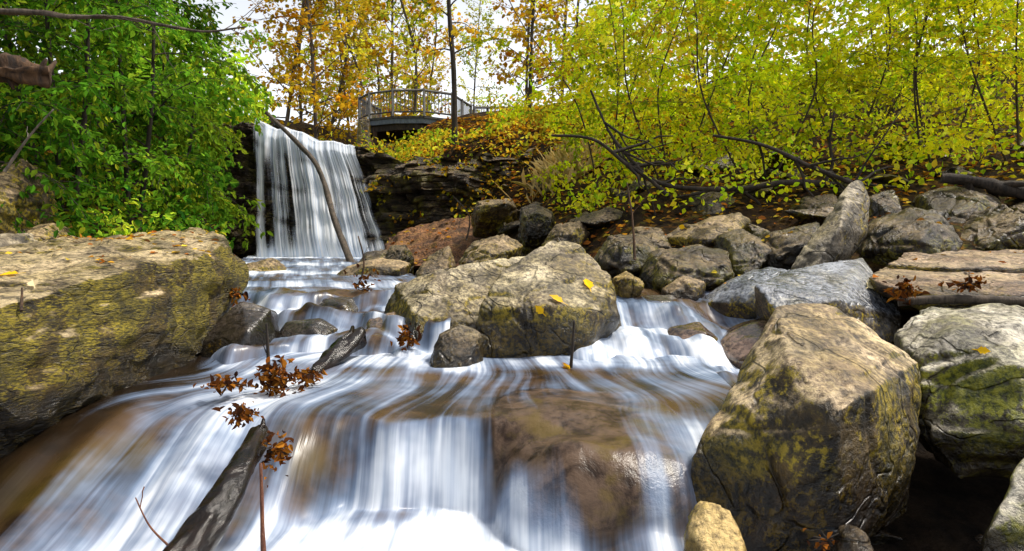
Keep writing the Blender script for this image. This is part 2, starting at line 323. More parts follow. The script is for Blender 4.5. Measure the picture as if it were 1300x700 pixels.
hull_rock([(958, 362, 4.55), (1000, 342, 4.9), (1096, 325, 5.2), (1146, 400, 4.6), (1142, 435, 4.5), (1060, 425, 4.25), (985, 398, 4.3), (960, 420, 4.9), (1130, 445, 5.2), (1060, 380, 4.3), (1110, 440, 4.3)],
          'smooth', 'smooth bluish grey tilted slab above the big tan-topped boulder', .02, .010, 'rock_slab', 1, 1, .4)
hull_rock([(1003, 342, 5.5), (1030, 350, 5.3), (1062, 328, 5.4), (1100, 294, 5.6), (1104, 252, 5.75), (1094, 230, 5.8), (1076, 233, 5.75), (1045, 282, 5.6), (1066, 288, 5.38), (1050, 345, 5.9), (1100, 300, 6.0), (1084, 236, 6.0), (1030, 400, 5.6)],
          'point', 'tall pointed grey rock leaning upright on the right bank', .018, .016, 'boulder', 0, 1.3, .6, .3)
hull_rock([(1128, 334, 5.0), (1150, 320, 5.7), (1420, 314, 5.9), (1440, 338, 5.0), (1200, 340, 4.85), (1128, 350, 5.0), (1200, 358, 4.9), (1440, 356, 5.0), (1150, 340, 5.7), (1420, 336, 5.9)],
          'redslab', 'upper of two flat brownish slabs at right', .022, .018, 'rock_slab', 0, 1.1, .6, .3)
hull_rock([(1100, 350, 4.75), (1128, 336, 5.2), (1440, 348, 5.0), (1440, 374, 4.1), (1180, 374, 4.3), (1120, 362, 4.5), (1105, 372, 4.75), (1180, 400, 4.35), (1440, 402, 4.15), (1128, 366, 5.2), (1440, 390, 5.0)],
          'redslab', 'lower brownish slab with dead leaves beside the long pole at right', .022, .018, 'rock_slab', 0, 1.1, .6, .3)
AR = [
 ([(845, 302), (870, 285), (940, 272), (952, 282), (905, 303), (860, 312)], 7.0, 1.0, 'tan', 'flat mossy slab lying across dark boulders left of the pointed rock'),
 ([(812, 355), (830, 318), (890, 311), (925, 320), (932, 345), (890, 368), (840, 368)], 6.0, .9, 'dark', 'dark brown boulder just below the flat mossy slab on the right bank'),
 ([(752, 330), (775, 300), (815, 298), (838, 315), (815, 345), (770, 348)], 6.6, .9, 'dark', 'dark boulder peeking out right behind the large central boulder'),
 ([(905, 335), (915, 298), (945, 290), (970, 305), (962, 342), (930, 352)], 6.3, .7, 'dark', 'blocky dark rock between the flat mossy slab and the bluish grey slab'),
 ([(862, 290), (880, 245), (910, 238), (938, 255), (935, 278), (890, 296)], 8.0, .9, 'dark', 'shadowed dark block under the drooping yellow-green branches above the flat mossy slab'),
 ([(963, 322), (985, 295), (1042, 283), (1032, 314), (990, 342)], 6.1, .7, 'dark', 'low dark wedge of rock touching the left foot of the pointed rock'),
 ([(1000, 288), (1020, 252), (1062, 246), (1064, 285), (1030, 298)], 7.3, .8, 'dark', 'dark rock in shadow behind the left flank of the pointed rock'),
 ([(1096, 300), (1108, 250), (1140, 240), (1148, 285), (1125, 312)], 6.9, .7, 'dark', 'tall dark rock in shadow behind the right flank of the pointed rock'),
 ([(1093, 318), (1118, 285), (1160, 264), (1200, 268), (1204, 300), (1160, 328), (1110, 330)], 6.0, .9, 'dark', 'rounded dark boulder directly right of the pointed rock'),
 ([(1160, 288), (1175, 250), (1215, 233), (1268, 250), (1262, 285), (1205, 307)], 7.0, 1.0, 'dark', 'large brown boulder behind the rounded dark boulder on the right bank'),
 ([(1198, 312), (1240, 285), (1278, 258), (1296, 280), (1276, 316), (1225, 324)], 6.2, .8, 'dark', 'slanting dark rock behind the brownish flat slabs'),
 ([(1270, 300), (1290, 260), (1340, 250), (1370, 290), (1330, 318)], 6.6, .8, 'dark', 'dark rock at the right edge above the brownish flat slabs'),
 ([(840, 368), (868, 351), (897, 360), (884, 374), (850, 377)], 5.5, .35, 'tan', 'small light brown stone at the water edge below the dark brown boulder'),
 ([(776, 354), (795, 344), (817, 358), (802, 370), (780, 368)], 5.4, .3, 'ochre', 'small ochre stone right beside the large central boulder'),
 ([(658, 302), (662, 265), (680, 256), (702, 270), (706, 296), (685, 307)], 9.0, .8, 'dark', 'dark upright block on the slope below the dry grass'),
 ([(688, 312), (705, 285), (737, 279), (748, 296), (730, 314)], 8.0, .7, 'tan', 'brown stone behind the top of the large central boulder'),
 ([(583, 333), (600, 308), (640, 297), (664, 312), (642, 333)], 7.5, .8, 'tan', 'pale brown rock behind the mossy boulder left of centre'),
 ([(528, 347), (545, 325), (570, 313), (578, 337), (550, 352)], 7.0, .6, 'tan', 'triangular brown stone behind the left central boulder'),
 ([(598, 272), (605, 256), (650, 252), (658, 266), (630, 275)], 11., 1.0, 'tan', 'thin grey slab on the slope under the cliff'),
 ([(422, 354), (440, 338), (480, 327), (522, 335), (512, 352), (460, 358)], 8.0, .8, 'tan', 'low brown boulder at the foot of the leaning trunk'),
 ([(485, 337), (495, 312), (515, 310), (525, 328), (517, 342)], 9.5, .6, 'dark', 'dark standing stone between the waterfall and the red clay slope'),
 ([(453, 337), (465, 320), (490, 318), (497, 335), (470, 342)], 10.5, .7, 'dark', 'small dark rock at the right foot of the waterfall'),
 ([(298, 352), (312, 334), (345, 329), (364, 343), (340, 356)], 8.5, .8, 'tan', 'orange-brown flat rock at the left foot of the waterfall'),
 ([(320, 370), (335, 356), (358, 361), (352, 374)], 7.0, .4, 'dark', 'little black stone breaking the water below the waterfall'),
 ([(-60, 298), (-20, 215), (20, 203), (38, 240), (36, 275), (10, 302)], 5.7, .9, 'tan', 'weathered brown rock at the left edge behind the slab'),
 ([(-40, 322), (-10, 299), (30, 297), (44, 310), (20, 326)], 5.3, .5, 'point', 'grey stone on the back of the slab at the left edge'),
 ([(36, 309), (45, 285), (65, 283), (80, 302), (60, 314)], 5.6, .5, 'tan', 'rounded brown stone under the green shrubs behind the slab'),
 ([(250, 460), (262, 415), (300, 383), (340, 394), (352, 440), (315, 478), (270, 480)], 4.4, .6, 'wet', 'black wet rock under the left cascade beside the slab'),
 ([(905, 445), (925, 422), (955, 410), (996, 404), (1006, 435), (965, 458), (930, 458)], 4.5, .5, 'wetbrown', 'brown wet rock at the right side of the right cascade'),
 ([(795, 307), (805, 288), (840, 290), (846, 308), (815, 318)], 7.3, .5, 'tan', 'pale tan stone left of the flat mossy slab'),
 ([(896, 384), (930, 355), (978, 340), (1012, 346), (992, 374), (930, 394)], 5.2, .7, 'smooth', 'low wet grey rock between right cascade and bluish grey slab'),
 ([(545, 460), (558, 425), (585, 413), (612, 425), (614, 455), (580, 468)], 4.05, .3, 'mossy', 'small mossy stone against the front of the central boulders'),
 ([(866, 720), (872, 668), (900, 641), (930, 652), (945, 690), (940, 725)], 2.12, .25, 'ochre', 'small ochre stone at the bottom left of the big tan-topped boulder'),
 ([(1062, 715), (1072, 680), (1090, 668), (1106, 684), (1108, 715)], 2.05, .15, 'point', 'small grey stone at the bottom edge below the big tan-topped boulder'),
 ([(395, 394), (412, 378), (445, 378), (462, 392), (420, 404)], 5.3, .35, 'wet', 'small wet black rock at the top of the left cascade'),
 ([(448, 440), (468, 404), (500, 396), (515, 425), (485, 448)], 4.7, .4, 'wetbrown', 'wet brown rock in the left cascade beside the mossy boulder'),
 ([(345, 432), (362, 408), (405, 404), (428, 418), (410, 438), (370, 444)], 4.65, .35, 'wet', 'dark wet ledge in the middle of the left cascade'),
 ([(800, 390), (815, 376), (855, 374), (870, 388), (830, 398)], 5.3, .35, 'wet', 'wet stone at the top of the right cascade'),
 ([(830, 446), (850, 416), (890, 408), (915, 432), (885, 454)], 4.55, .4, 'wetbrown', 'smooth wet hump in the middle of the right cascade'),
]
for a in AR: auto_rock(*a, name='rock_slab' if ('slab lying' in a[4] or 'thin grey slab' in a[4]) else 'boulder')
# ------------------------------------------------------------------ terrain
def gz(x, y):
    x = np.asarray(x, dtype=float); y = np.asarray(y, dtype=float)
    ip = lambda a, b: np.interp(y, a, b)
    bed = ip([0, 2.4, 3.0, 4.1, 5.2, 14.0, 14.7, 20, 30, 60, 250], [.0, .05, .25, .5, .82, .85, 3.1, 3.5, 5, 8, 25])
    c = ip([0, 2.5, 4.2, 5.5, 8, 13.5, 20], [-.5, -.5, -.3, -.7, -2.2, -3.9, -5]); w = ip([0, 2.5, 4.2, 5.5, 8, 13.5, 20], [1.5, 1.5, 1.8, 1.9, 1.1, 1.3, .9])
    hr = ip([0, 3, 4, 5, 6, 9, 14, 20, 30, 60, 250], [-.1, 0, .4, .8, 1.05, 1.75, 3.3, 4.75, 6.2, 9, 28]); hl = ip([0, 3, 5, 8, 14, 20, 30, 60, 250], [.2, .4, 1.1, 1.8, 3.6, 4.5, 6.2, 9, 28])
    tw = ip([0, 6, 10, 14, 20], [1.2, 1.5, 4.0, 3.0, 2.0]); sl_ = ip([0, 5, 8, 13, 16], [.1, .12, .3, .3, .12]); sr_ = ip([0, 3.5, 6], [.02, .05, .12])
    dr = x-(c+w); dl = (c-w)-x
    zr = hr+sr_*np.clip(dr, 0, 20); zl = hl+sl_*np.clip(dl, 0, 12)
    a = sst(0, 1, dr/tw); b = sst(0, 1, dl/1.6)
    return bed+(zr-bed)*a+(zl-bed)*b
def gn(x, y): return .13*fbm(np.asarray(x)*.9, np.asarray(y)*.9, 0, 4)
xs = np.concatenate([np.linspace(-160, -12, 24)[:-1], np.linspace(-12, 14, 210), np.linspace(14, 160, 24)[1:]])
ys = np.concatenate([np.linspace(-40, 0, 14)[:-1], np.linspace(0, 24, 200), np.linspace(24, 250, 40)[1:]])
X, Y = np.meshgrid(xs, ys); Z = gz(X, Y)+gn(X, Y)
tag(link('ground', mesh_np('ground', np.stack([X.ravel(), Y.ravel(), Z.ravel()], 1), grid_faces(*X.shape)), M['ground']), kind='structure')
# cliff
cp = spline([(-10, 9.5, 0), (-7.6, 12, 0), (-6.0, 13.7, 0), (-4.9, 14.15, 0), (-2.9, 14.15, 0), (-2.25, 13.5, 0), (-1.0, 13.2, 0), (.3, 12.7, 0), (1.6, 11.7, 0), (3, 10.9, 0)], 300)
tops = [4.2, 4.0, 3.9, 3.8, 3.3, 3.1, 3.15, 3.3, 3.0, 2.0]; bots = [.6, .7, .8, .8, .8, .9, 1.2, 1.4, 1.4, 1.2]
C3 = np.array([tuple(p) for p in cp]); nc = len(C3); dC = np.gradient(C3, axis=0); nC = np.stack([dC[:, 1], -dC[:, 0]], 1); nC /= np.linalg.norm(nC, axis=1, keepdims=True)
s_ = np.linspace(0, 9, nc); tpz = np.interp(s_, range(10), tops)+.25*pn(s_*3.1, 0, 5.5); btz = np.interp(s_, range(10), bots)
t = np.linspace(0, 1, 170)[:, None]; z = btz+(tpz-btz)*t; px_ = np.broadcast_to(C3[:, 0], z.shape); py_ = np.broadcast_to(C3[:, 1], z.shape)
zz = z+.16*fbm(px_*.8, py_*.8, z*.6, 3); lay = zz*8+.5*pn(px_*.6, py_*.6, 3); k = np.floor(lay); fr = lay-k
big = np.floor(lay/3.1+.4*pn(px_*.4, py_*.4, 9))
o = .42*pn(px_*.7, py_*.7, big*3.7)+.2*pn(px_*1.9, py_*1.9, k*9.1+.5)+.22*fbm(px_*2.5, py_*2.5, z*2.5, 4)-.08*np.maximum(0, 1-fr/.22)+.3*(1-t)+.14*pn(px_*5, py_*5, k*2.3)
o -= .5*sst(.8, 1, t)*sst(4.2, 5, s_)[None, :]
V = np.stack([px_+nC[:, 0]*o, py_+nC[:, 1]*o+np.where(t < 1, 0, .6), z], -1)
tag(link('cliff', mesh_np('cliff', V.reshape(-1, 3), grid_faces(*z.shape), False), M['cliff']), kind='structure')
CLV = V.copy(); CLN = nC.copy()
cl = rock_from_points('clay_bank', [P(a, b, y) for a, b, y in ((480, 338, 10.8), (510, 296, 12.4), (560, 280, 12.8), (620, 272, 12.6), (680, 283, 12.2), (660, 335, 10.2), (560, 342, 10.2), (490, 304, 13), (670, 302, 12.8), (560, 345, 11), (530, 316, 11.4), (610, 308, 11.4))], M['clay'], .05, .07, 1.1, 4, None, .4, .5)
tag(cl, kind='structure')
# ------------------------------------------------------------------ water
def water_obj(name, X, Y, Z, foam, mat, U=None, film=None):
    v = np.stack([X.ravel(), Y.ravel(), Z.ravel()], 1); me = mesh_np(name, v, grid_faces(*X.shape))
    dl = np.sqrt(np.diff(Y, axis=0)**2+np.diff(Z, axis=0)**2); arc = np.concatenate([np.zeros((1, X.shape[1])), np.cumsum(dl, 0)], 0)
    fl = np.stack([(X if U is None else U).ravel(), arc.ravel(), np.zeros(X.size)], 1).astype(np.float32)
    a = me.attributes.new('flow', 'FLOAT_VECTOR', 'POINT'); a.data.foreach_set('vector', fl.ravel())
    a = me.attributes.new('foam', 'FLOAT', 'POINT'); a.data.foreach_set('value', foam.ravel().astype(np.float32))
    a = me.attributes.new('film', 'FLOAT', 'POINT'); a.data.foreach_set('value', (np.zeros(X.size) if film is None else film.ravel()).astype(np.float32))
    return tag(link(name, me, mat), kind='structure')
def n2(X, Y, fx, fy, o=0): return pn(X*fx, Y*fy, o+.37)
u = np.linspace(-2.7, 1.12, 300)
lip = np.interp(u, [-2.7, -1.5, -.9, -.7, -.5, -.3, -.1, .05, .3, .5, .7, 1.3], [2.5, 2.75, 2.84, 2.87, 2.83, 2.86, 2.78, 2.72, 2.62, 2.6, 2.62, 2.6])+.03*n2(u, u*0, 6, 1)
wid = np.interp(u, [-2.7, -1.5, -1.0, -.78, -.6, -.2, 0, .15, .4, .8, 1.3], [.8, .7, .5, .22, .09, .07, .2, .36, .42, .42, .4])
wid = np.convolve(np.pad(wid, 8, 'edge'), np.ones(17)/17, 'valid')
rows = np.concatenate([np.linspace(-1.3, -.45, 30)[:-1], np.linspace(-.45, .45, 180), np.linspace(.45, 1.75, 60)[1:]])
X, Rr = np.meshgrid(u, rows); LP = np.broadcast_to(lip, X.shape); W = np.broadcast_to(wid, X.shape)
Y = Rr+LP; nn = n2(X, Y, 5, .8); nb = n2(X, Y, 1.6, 1.2, 3); nq = fbm(X*2.2, Y*2.2, 1.3, 3)
T = (Y-(LP-W))/(2*W)+nn*.14; S = np.clip(T, 0, 1); S = 1-(1-sst(0, 1, S))**1.35
Z = .40+.33*S+.035*np.clip(Y-2.8, 0, 2)+.010*nn+.025*nb+.02*nq*(1-S)
# the sheet drapes as a thin film over a broad, flat, sunken ledge right of the small fall
r4 = np.abs((X-.36)/(.43+.07*nb))**4+np.abs((Y-2.86)/(.50+.11*n2(X, Y, 2.2, 0, 4)))**3.4
dome = .30+.43*np.clip(1-r4, 0, 1)**.45+.04*nq+.04*n2(X, Y, 4, 4, 11)-.05*(X-.3)
inside = r4 < 1
kk = 26.0; Zs = np.log(np.exp(kk*Z)+np.exp(kk*dome))/kk; Z = np.where(inside, Zs, np.log(np.exp(kk*Z)+np.exp(kk*.30))/kk)
film = np.where(inside, sst(0, .25, 1-r4), 0)*(1-.3*sst(.5, .7, X))
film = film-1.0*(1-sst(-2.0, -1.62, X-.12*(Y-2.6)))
foam = np.full(X.shape, .08)
face = np.exp(-((T-.45)/.5)**2)
cen = sst(-.85, -.60, X)*(1-sst(-.12, -.02, X))
foam += .40*face*cen*(1+.5*n2(X, Y*0, 7, 1, 8))
pool = (1-sst(-.25, .25, (Y-(LP-W))+.12*nq+.10*n2(X, Y, 4, 4, 2)+.03))*sst(-1.9, -1.3, X+.2*nq)*(1-sst(0, .45, X+.2*nq)); foam += 1.0*pool
cxl = np.interp(Y, [1.5, 2.5, 3.7], [-1.46, -1.32, -1.10])+.1*nb; foam += .60*np.exp(-((X-cxl)/.34)**2)*(1-sst(3.5, 3.9, Y))
foam -= .14*np.exp(-((X+.88)/.12)**2)*face
foam += .58*np.exp(-((X-.74-.04*nb)/.12)**2)*(1-sst(2.8, 3.2, Y))+.36*np.exp(-((X-.50-.05*nb)/.05)**2)*(1-sst(2.6, 2.9, Y))+.26*np.exp(-((X-.20-.06*nb)/.035)**2)*(1-sst(2.6, 2.9, Y))
foam += .34*(1-sst(2.25, 2.45, Y))*sst(.0, .2, X)
foam -= .22*np.clip(film, 0, 1)*(1-sst(.40, .52, X))
foam += .6*sst(3.6, 4.0, Y+.15*nq)+.26*sst(2.9, 3.35, Y+.2*nb)*(1-sst(3.5, 3.9, Y))
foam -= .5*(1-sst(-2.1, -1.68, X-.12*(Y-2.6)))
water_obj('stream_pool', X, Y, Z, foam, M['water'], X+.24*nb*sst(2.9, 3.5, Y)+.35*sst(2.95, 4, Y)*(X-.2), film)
def cascade(x0, x1, y0, y1, steps, zb, fl, skew=0, seed=0):
    u = np.linspace(x0, x1, 170); r = np.linspace(y0, y1, 230); X, Y = np.meshgrid(u, r)
    nn = n2(X, Y, 4, .6, seed); Z = np.full(X.shape, zb); foam = np.full(X.shape, fl)+.32*fbm(X*1.8, Y*1.8, seed, 2)
    for i, (yy, dz, wd) in enumerate(steps):
        Yw = Y+.42*fbm(X*1.5, Y*.5, seed+i*3.3, 3)+skew*(X-(x0+x1)/2)
        w_ = wd*(1+.7*pn(X*1.7, 0, seed+i))
        t = (Yw-(yy-w_))/(2*w_)+nn*.2; Z = Z+dz*(1-(1-sst(0, 1, t))**1.3); foam = foam+.46*np.exp(-((t-.45)/.55)**2)+.40*np.exp(-((t+.3)/.3)**2)
    bump = .06*fbm(X*2.6, Y*2.6, seed+.5, 3)
    return X, Y, Z+.010*nn+bump, foam-5*np.clip(bump-.018, 0, 1)
water_obj('stream_cascade', *cascade(-2.3, -.4, 3.75, 5.75, [(4.25, .16, .10), (4.75, .13, .11), (5.25, .09, .10)], .69, .08, .16, 1), M['water'])
water_obj('stream_cascade', *cascade(.3, 2.4, 3.7, 5.9, [(4.4, .2, .28), (4.9, .17, .26)], .685, .08, -.3, 9), M['water'])
r = np.linspace(5.6, 14.1, 140); t = np.linspace(-1, 1, 60); cc = np.interp(r, [5.5, 8, 13.5, 20], [-1.55, -2.35, -3.9, -5])
Tm, Yr = np.meshgrid(t, r); hw = np.interp(r, [5.5, 8, 14.1], [1.2, 1.15, 1.35])
X = cc[:, None]+Tm*hw[:, None]; Z = 1.06+.02*n2(X, Yr, 3, 3); foam = .36+.7*sst(11.3, 13.2, Yr)+.3*n2(X, Yr, 1.5, 1.0, 5)
for yy in (6.5, 8.2, 10.2):
    q = Yr-yy+.5*n2(X, Yr, 1.2, .3, yy); Z += .035*sst(-.12, .12, q); foam += .45*np.exp(-((q+.05)/.18)**2)
water_obj('upper_stream', X, Yr, Z, foam, M['water'], Tm*1.2)
# waterfall
def fall(dy, f0, seed, name):
    nu, nv = 140, 160; U, Vv = np.meshgrid(np.linspace(0, 1, nu), np.linspace(-.08, 1, nv))
    lipc = Vv < 0; Vp = np.clip(Vv, 0, 1)
    tl, trr = P(326, 158, 14.1), P(456, 194, 14.1); bl_, br_ = P(322, 338, 13.4), P(512, 338, 13.2)
    st = 0
    for sv, amt in ((.13, .10), (.36, .14), (.62, .17)):
        st = st+amt*sst(0, 1, (Vp-sv+.05*pn(U*3.5, sv*9, seed+.3)+.02*pn(U*9, sv*9, seed+.3)-.14*(U-.5))/.2)
    tx = tl.x+(trr.x-tl.x)*U; tz = tl.z+(trr.z-tl.z)*U**1.2+.13*pn(U*4.5, 0, .2)+.06*pn(U*12, 0, .7); bx = bl_.x+(br_.x-bl_.x)*U; bz = bl_.z
    xx = tx+(bx-tx)*Vp**.95+.03*pn(U*3, Vp*3, 3)*Vp; z = tz+(bz-tz)*Vp-.05*sst(0, .06, Vp); y = 14.1-.24-.12*sst(0, .06, Vp)-st*(.4+1.3*U)-.3*Vp+.05*pn(U*22, Vp*.3, seed+.4)+.03*pn(U*50, Vp*.3, seed+.9)+dy
    y = np.where(lipc, y+.9*(-Vv/.08), y); z = np.where(lipc, z+.03, z)
    me = mesh_np(name, np.stack([xx, y, z], -1).reshape(-1, 3), grid_faces(nv, nu))
    fl = np.stack([(U+.10*pn(U*4, 0, seed+.6)+.02*pn(U*3, Vp*2, seed+.1)).ravel()*2.9+seed, Vv.ravel()*2.6, np.zeros(U.size)], 1).astype(np.float32)
    foam = f0+.35*np.exp(-(Vv/.07)**2)+.8*sst(.8, 1, Vv)+.2*np.exp(-((U-.6)/.3)**2)-.85*(np.exp(-((U-.14)/.045)**2)+.9*np.exp(-((U-.31)/.035)**2)+.7*np.exp(-((U-.86)/.04)**2)+.4*np.exp(-((U-.66)/.02)**2))*sst(.06, .3, Vv)*(1-sst(.7, .97, Vv))
    for sv in (.2, .45, .7): foam += -.3*np.exp(-((Vv-sv-.14*(U-.5)+.05*pn(U*3.5, sv*7, seed))/.03)**2)*(.5+pn(U*7, sv*5, 2))
    foam -= 1.2*(1-sst(0, .06, U+.04*pn(Vv*4, 0, seed+2)))+1.2*sst(.92, 1, U+.05*pn(Vv*3, 0, seed))
    a = me.attributes.new('flow', 'FLOAT_VECTOR', 'POINT'); a.data.foreach_set('vector', fl.ravel())
    a = me.attributes.new('foam', 'FLOAT', 'POINT'); a.data.foreach_set('value', foam.ravel().astype(np.float32))
    return me
tag(link('waterfall', fall(0, .54, 0, 'waterfall'), M['fall']), kind='structure')
tag(link('waterfall', fall(.12, .42, 7, 'waterfall'), M['fall']), kind='structure')
# ------------------------------------------------------------------ ray hits
bvh = BVHTree.FromPolygons(np.concatenate(BV).tolist(), BF)
def hit(px, py):
    l, n, i, d = bvh.ray_cast(Vector((0, 0, CAMZ)), ray(px, py).normalized())
    return l, n
def drop(x, y):
    l, n, i, d = bvh.ray_cast(Vector((x, y, 9)), Vector((0, 0, -1)))
    return l, n
# loose stones
proto = [rock_from_points('stone', [Vector((random.gauss(0, 1), random.gauss(0, 1), random.gauss(0, .8))).normalized()*random.uniform(.7, 1.2) for _ in range(11)], M['dark'], .07, .06, .8, 0) for _ in range(4)]
sl = 'small loose stone lying among the boulders on the bank'; used = [0]*4; cnt = 0
for (x0, x1, y0, y1, n, s0, s1) in ((.2, 6.5, 6.3, 10, 36, .12, .36), (-1.6, .8, 7, 12.5, 24, .1, .28), (-4.9, -3.2, 8, 13, 10, .12, .3), (1.8, 3.6, 3.4, 5.6, 10, .06, .16), (1.5, 2.3, 2.5, 3.2, 7, .06, .14)):
    for _ in range(n):
        x = random.uniform(x0, x1); y = random.uniform(y0, y1); s = random.uniform(s0, s1); k = cnt % 4; cnt += 1
        o = proto[k]
        if used[k]: o = o.copy(); COL.objects.link(o)
        used[k] = 1; o.location = (x, y, float(gz(x, y))+s*.1); o.scale = (s*random.uniform(.9, 1.6), s, s*random.uniform(.45, .8)); o.rotation_euler = (random.uniform(-.4, .4), random.uniform(-.4, .4), random.uniform(0, 6))
        tag(o, sl, 'stone', 'small loose stones among the boulders')
# ------------------------------------------------------------------ trees
G = [(.07, .22, .013), (.11, .31, .02), (.17, .38, .022), (.28, .44, .028), (.05, .16, .011), (.50, .50, .03)]
GD = [(.035, .12, .011), (.06, .19, .016), (.10, .26, .02), (.03, .13, .02), (.2, .30, .02)]
YG = [(.56, .74, .010), (.44, .66, .014), (.80, .80, .010), (.28, .50, .018), (.86, .72, .012), (.72, .86, .02)]
YO = [(.88, .54, .02), (.85, .40, .015), (.86, .66, .03), (.85, .62, .05), (.72, .28, .012), (.54, .58, .03)]
YD = [(.76, .84, .07), (.90, .80, .07), (.46, .66, .03), (.90, .64, .04), (.34, .52, .02)]
def grow(trunks, r0, nb, bl, sub, tl, lpt, ls, pal, droop=.15, tmin=.2, elev=(10, 50), wr=.3, r1=.25):
    w = Wood(); LP_, LD, LS, LC = [], [], [], []
    for ti, trunk in enumerate(trunks):
        tp = spline(trunk, 16); n = len(tp)
        w.tube(tp, [r0*(1-(1-r1)*i/(n-1)) for i in range(n)], 7, .2)
        for b in range(nb//len(trunks)):
            t = tmin+(1-tmin)*(b+random.random())/(nb//len(trunks)); k = min(int(t*(n-1)), n-2); p = tp[k].lerp(tp[k+1], t*(n-1)-k)
            az = b*2.4+ti+random.uniform(-.5, .5); el = R(random.uniform(*elev))
            d = Vector((math.cos(az)*math.cos(el), math.sin(az)*math.cos(el), math.sin(el)))
            L = bl*random.uniform(.65, 1.2)*(1-.35*t); pts = [p.copy()]; q = p.copy(); dd = d.copy()
            for i in range(7):
                dd = (dd+Vector((random.gauss(0, .16), random.gauss(0, .16), random.gauss(0, .12)-droop*(i/6)))).normalized(); q = q+dd*L/7; pts.append(q.copy())
            rb = max(.004, r0*.42*(1-.6*t)); w.tube(pts, [rb*(1-.8*i/7) for i in range(8)], 5)
            shade = random.uniform(.5, 1.4); bc = pick(pal, 1)[0]*shade
            for s in range(sub):
                f = .2+.8*(s+random.random())/sub; k = min(int(f*7), 6); a = pts[k].lerp(pts[k+1], f*7-k)
                d2 = ((pts[k+1]-pts[k]).normalized()*.7+Vector((random.gauss(0, .7), random.gauss(0, .7), random.gauss(.1, .5)))).normalized()
                L2 = tl*random.uniform(.5, 1.2); e = [a]
                for i in range(3):
                    d2 = (d2+Vector((random.gauss(0, .15), random.gauss(0, .15), -droop*.8))).normalized(); e.append(e[-1]+d2*L2/3)
                w.tube(e, [max(.0025, rb*.3*(1-.7*i/3)) for i in range(4)], 3)
                ea = np.array([tuple(x) for x in e]); g = (np.arange(lpt)+rs.rand(lpt))/lpt*3; i0 = np.minimum(g.astype(int), 2); fr = (g-i0)[:, None]
                LP_.append(ea[i0]*(1-fr)+ea[i0+1]*fr+rs.normal(size=(lpt, 3))*ls*.3)
                LD.append(np.array(d2)*.6+rs.normal(size=(lpt, 3))*np.array([.7, .7, .4])+np.array([0, 0, -.35])); LC.append(np.tile(bc, (lpt, 1)))
    pos = np.concatenate(LP_); m = len(pos); lc = np.concatenate(LC); c = .5*pick(pal, m)+.5*lc; c *= lc.sum(1, keepdims=True)/lc.sum(1).mean()*.5+.5
    return w.mesh('wood'), leaf_mesh('leaves', pos, np.concatenate(LD), ls*rs.uniform(.5, 1.35, m), np.clip(c, 0, .9), wr)
def plant(name, base, wm, lm, bark, label, cat, group=None, parts=('trunk', 'crown')):
    o = empty(name, base); tag(o, label, cat, group)
    link(parts[0], wm, bark, o); link(parts[1], lm, M['leaf'], o); return o
def dup(root, loc, rot, sc, label, group=None):
    r = root.copy(); COL.objects.link(r); r.location = loc; r.rotation_euler = rot; r.scale = (sc, sc, sc); r['label'] = label
    if group: r['group'] = group
    for ch in list(root.children): c = ch.copy(); COL.objects.link(c); c.parent = r
    return r
def gnd(px, Y, dz=-.1): x = (px-650)*K*Y; return Vector((x, Y, float(gz(x, Y))+dz))
for si, (px, Yd, h, lx, label, nb) in enumerate([
    (-60, 5.9, 3.4, .4, 'bright green leafy shrub at the left edge above the slab', 28),
    (80, 6.6, 3.2, .1, 'dense green shrub behind the middle of the slab', 30),
    (165, 7.6, 3.6, .1, 'tall green shrub rising behind the right half of the slab', 30),
    (212, 9.0, 2.5, .2, 'drooping green bush overhanging the stream left of the waterfall', 26),
    (20, 8.4, 5.0, .2, 'taller dark green tree at the top left corner', 28),
    (200, 11.5, 4.6, .1, 'green tree with yellowing leaves left of the waterfall lip', 26)]):
    b = gnd(px, Yd); trs = []
    for s in (-1, 0, 1): trs.append([(s*.1, 0, 0), (lx*.3+s*.3, -.1, h*.35), (lx*.5+s*.4, -.2, h*.65), (lx+s*.5, -.3, h*(.9+.1*(s == 0)))])
    wm, lm = grow(trs, .03, nb+12, h*.36, 11, .5, 17, .074 if Yd < 8 else .10, [G+GD[:2], G+GD[:2], G, G, G+GD, G][si], .26, .03, (-5, 45), .24)
    plant('shrub', b, wm, lm, M['bark'], label, 'shrub', None, ('stem', 'foliage'))
YP = [YG, YG+YO[:4], YG, YG+[(.30, .52, .02), (.22, .42, .02)], YG+YO[2:4], YG+YO[:3]]
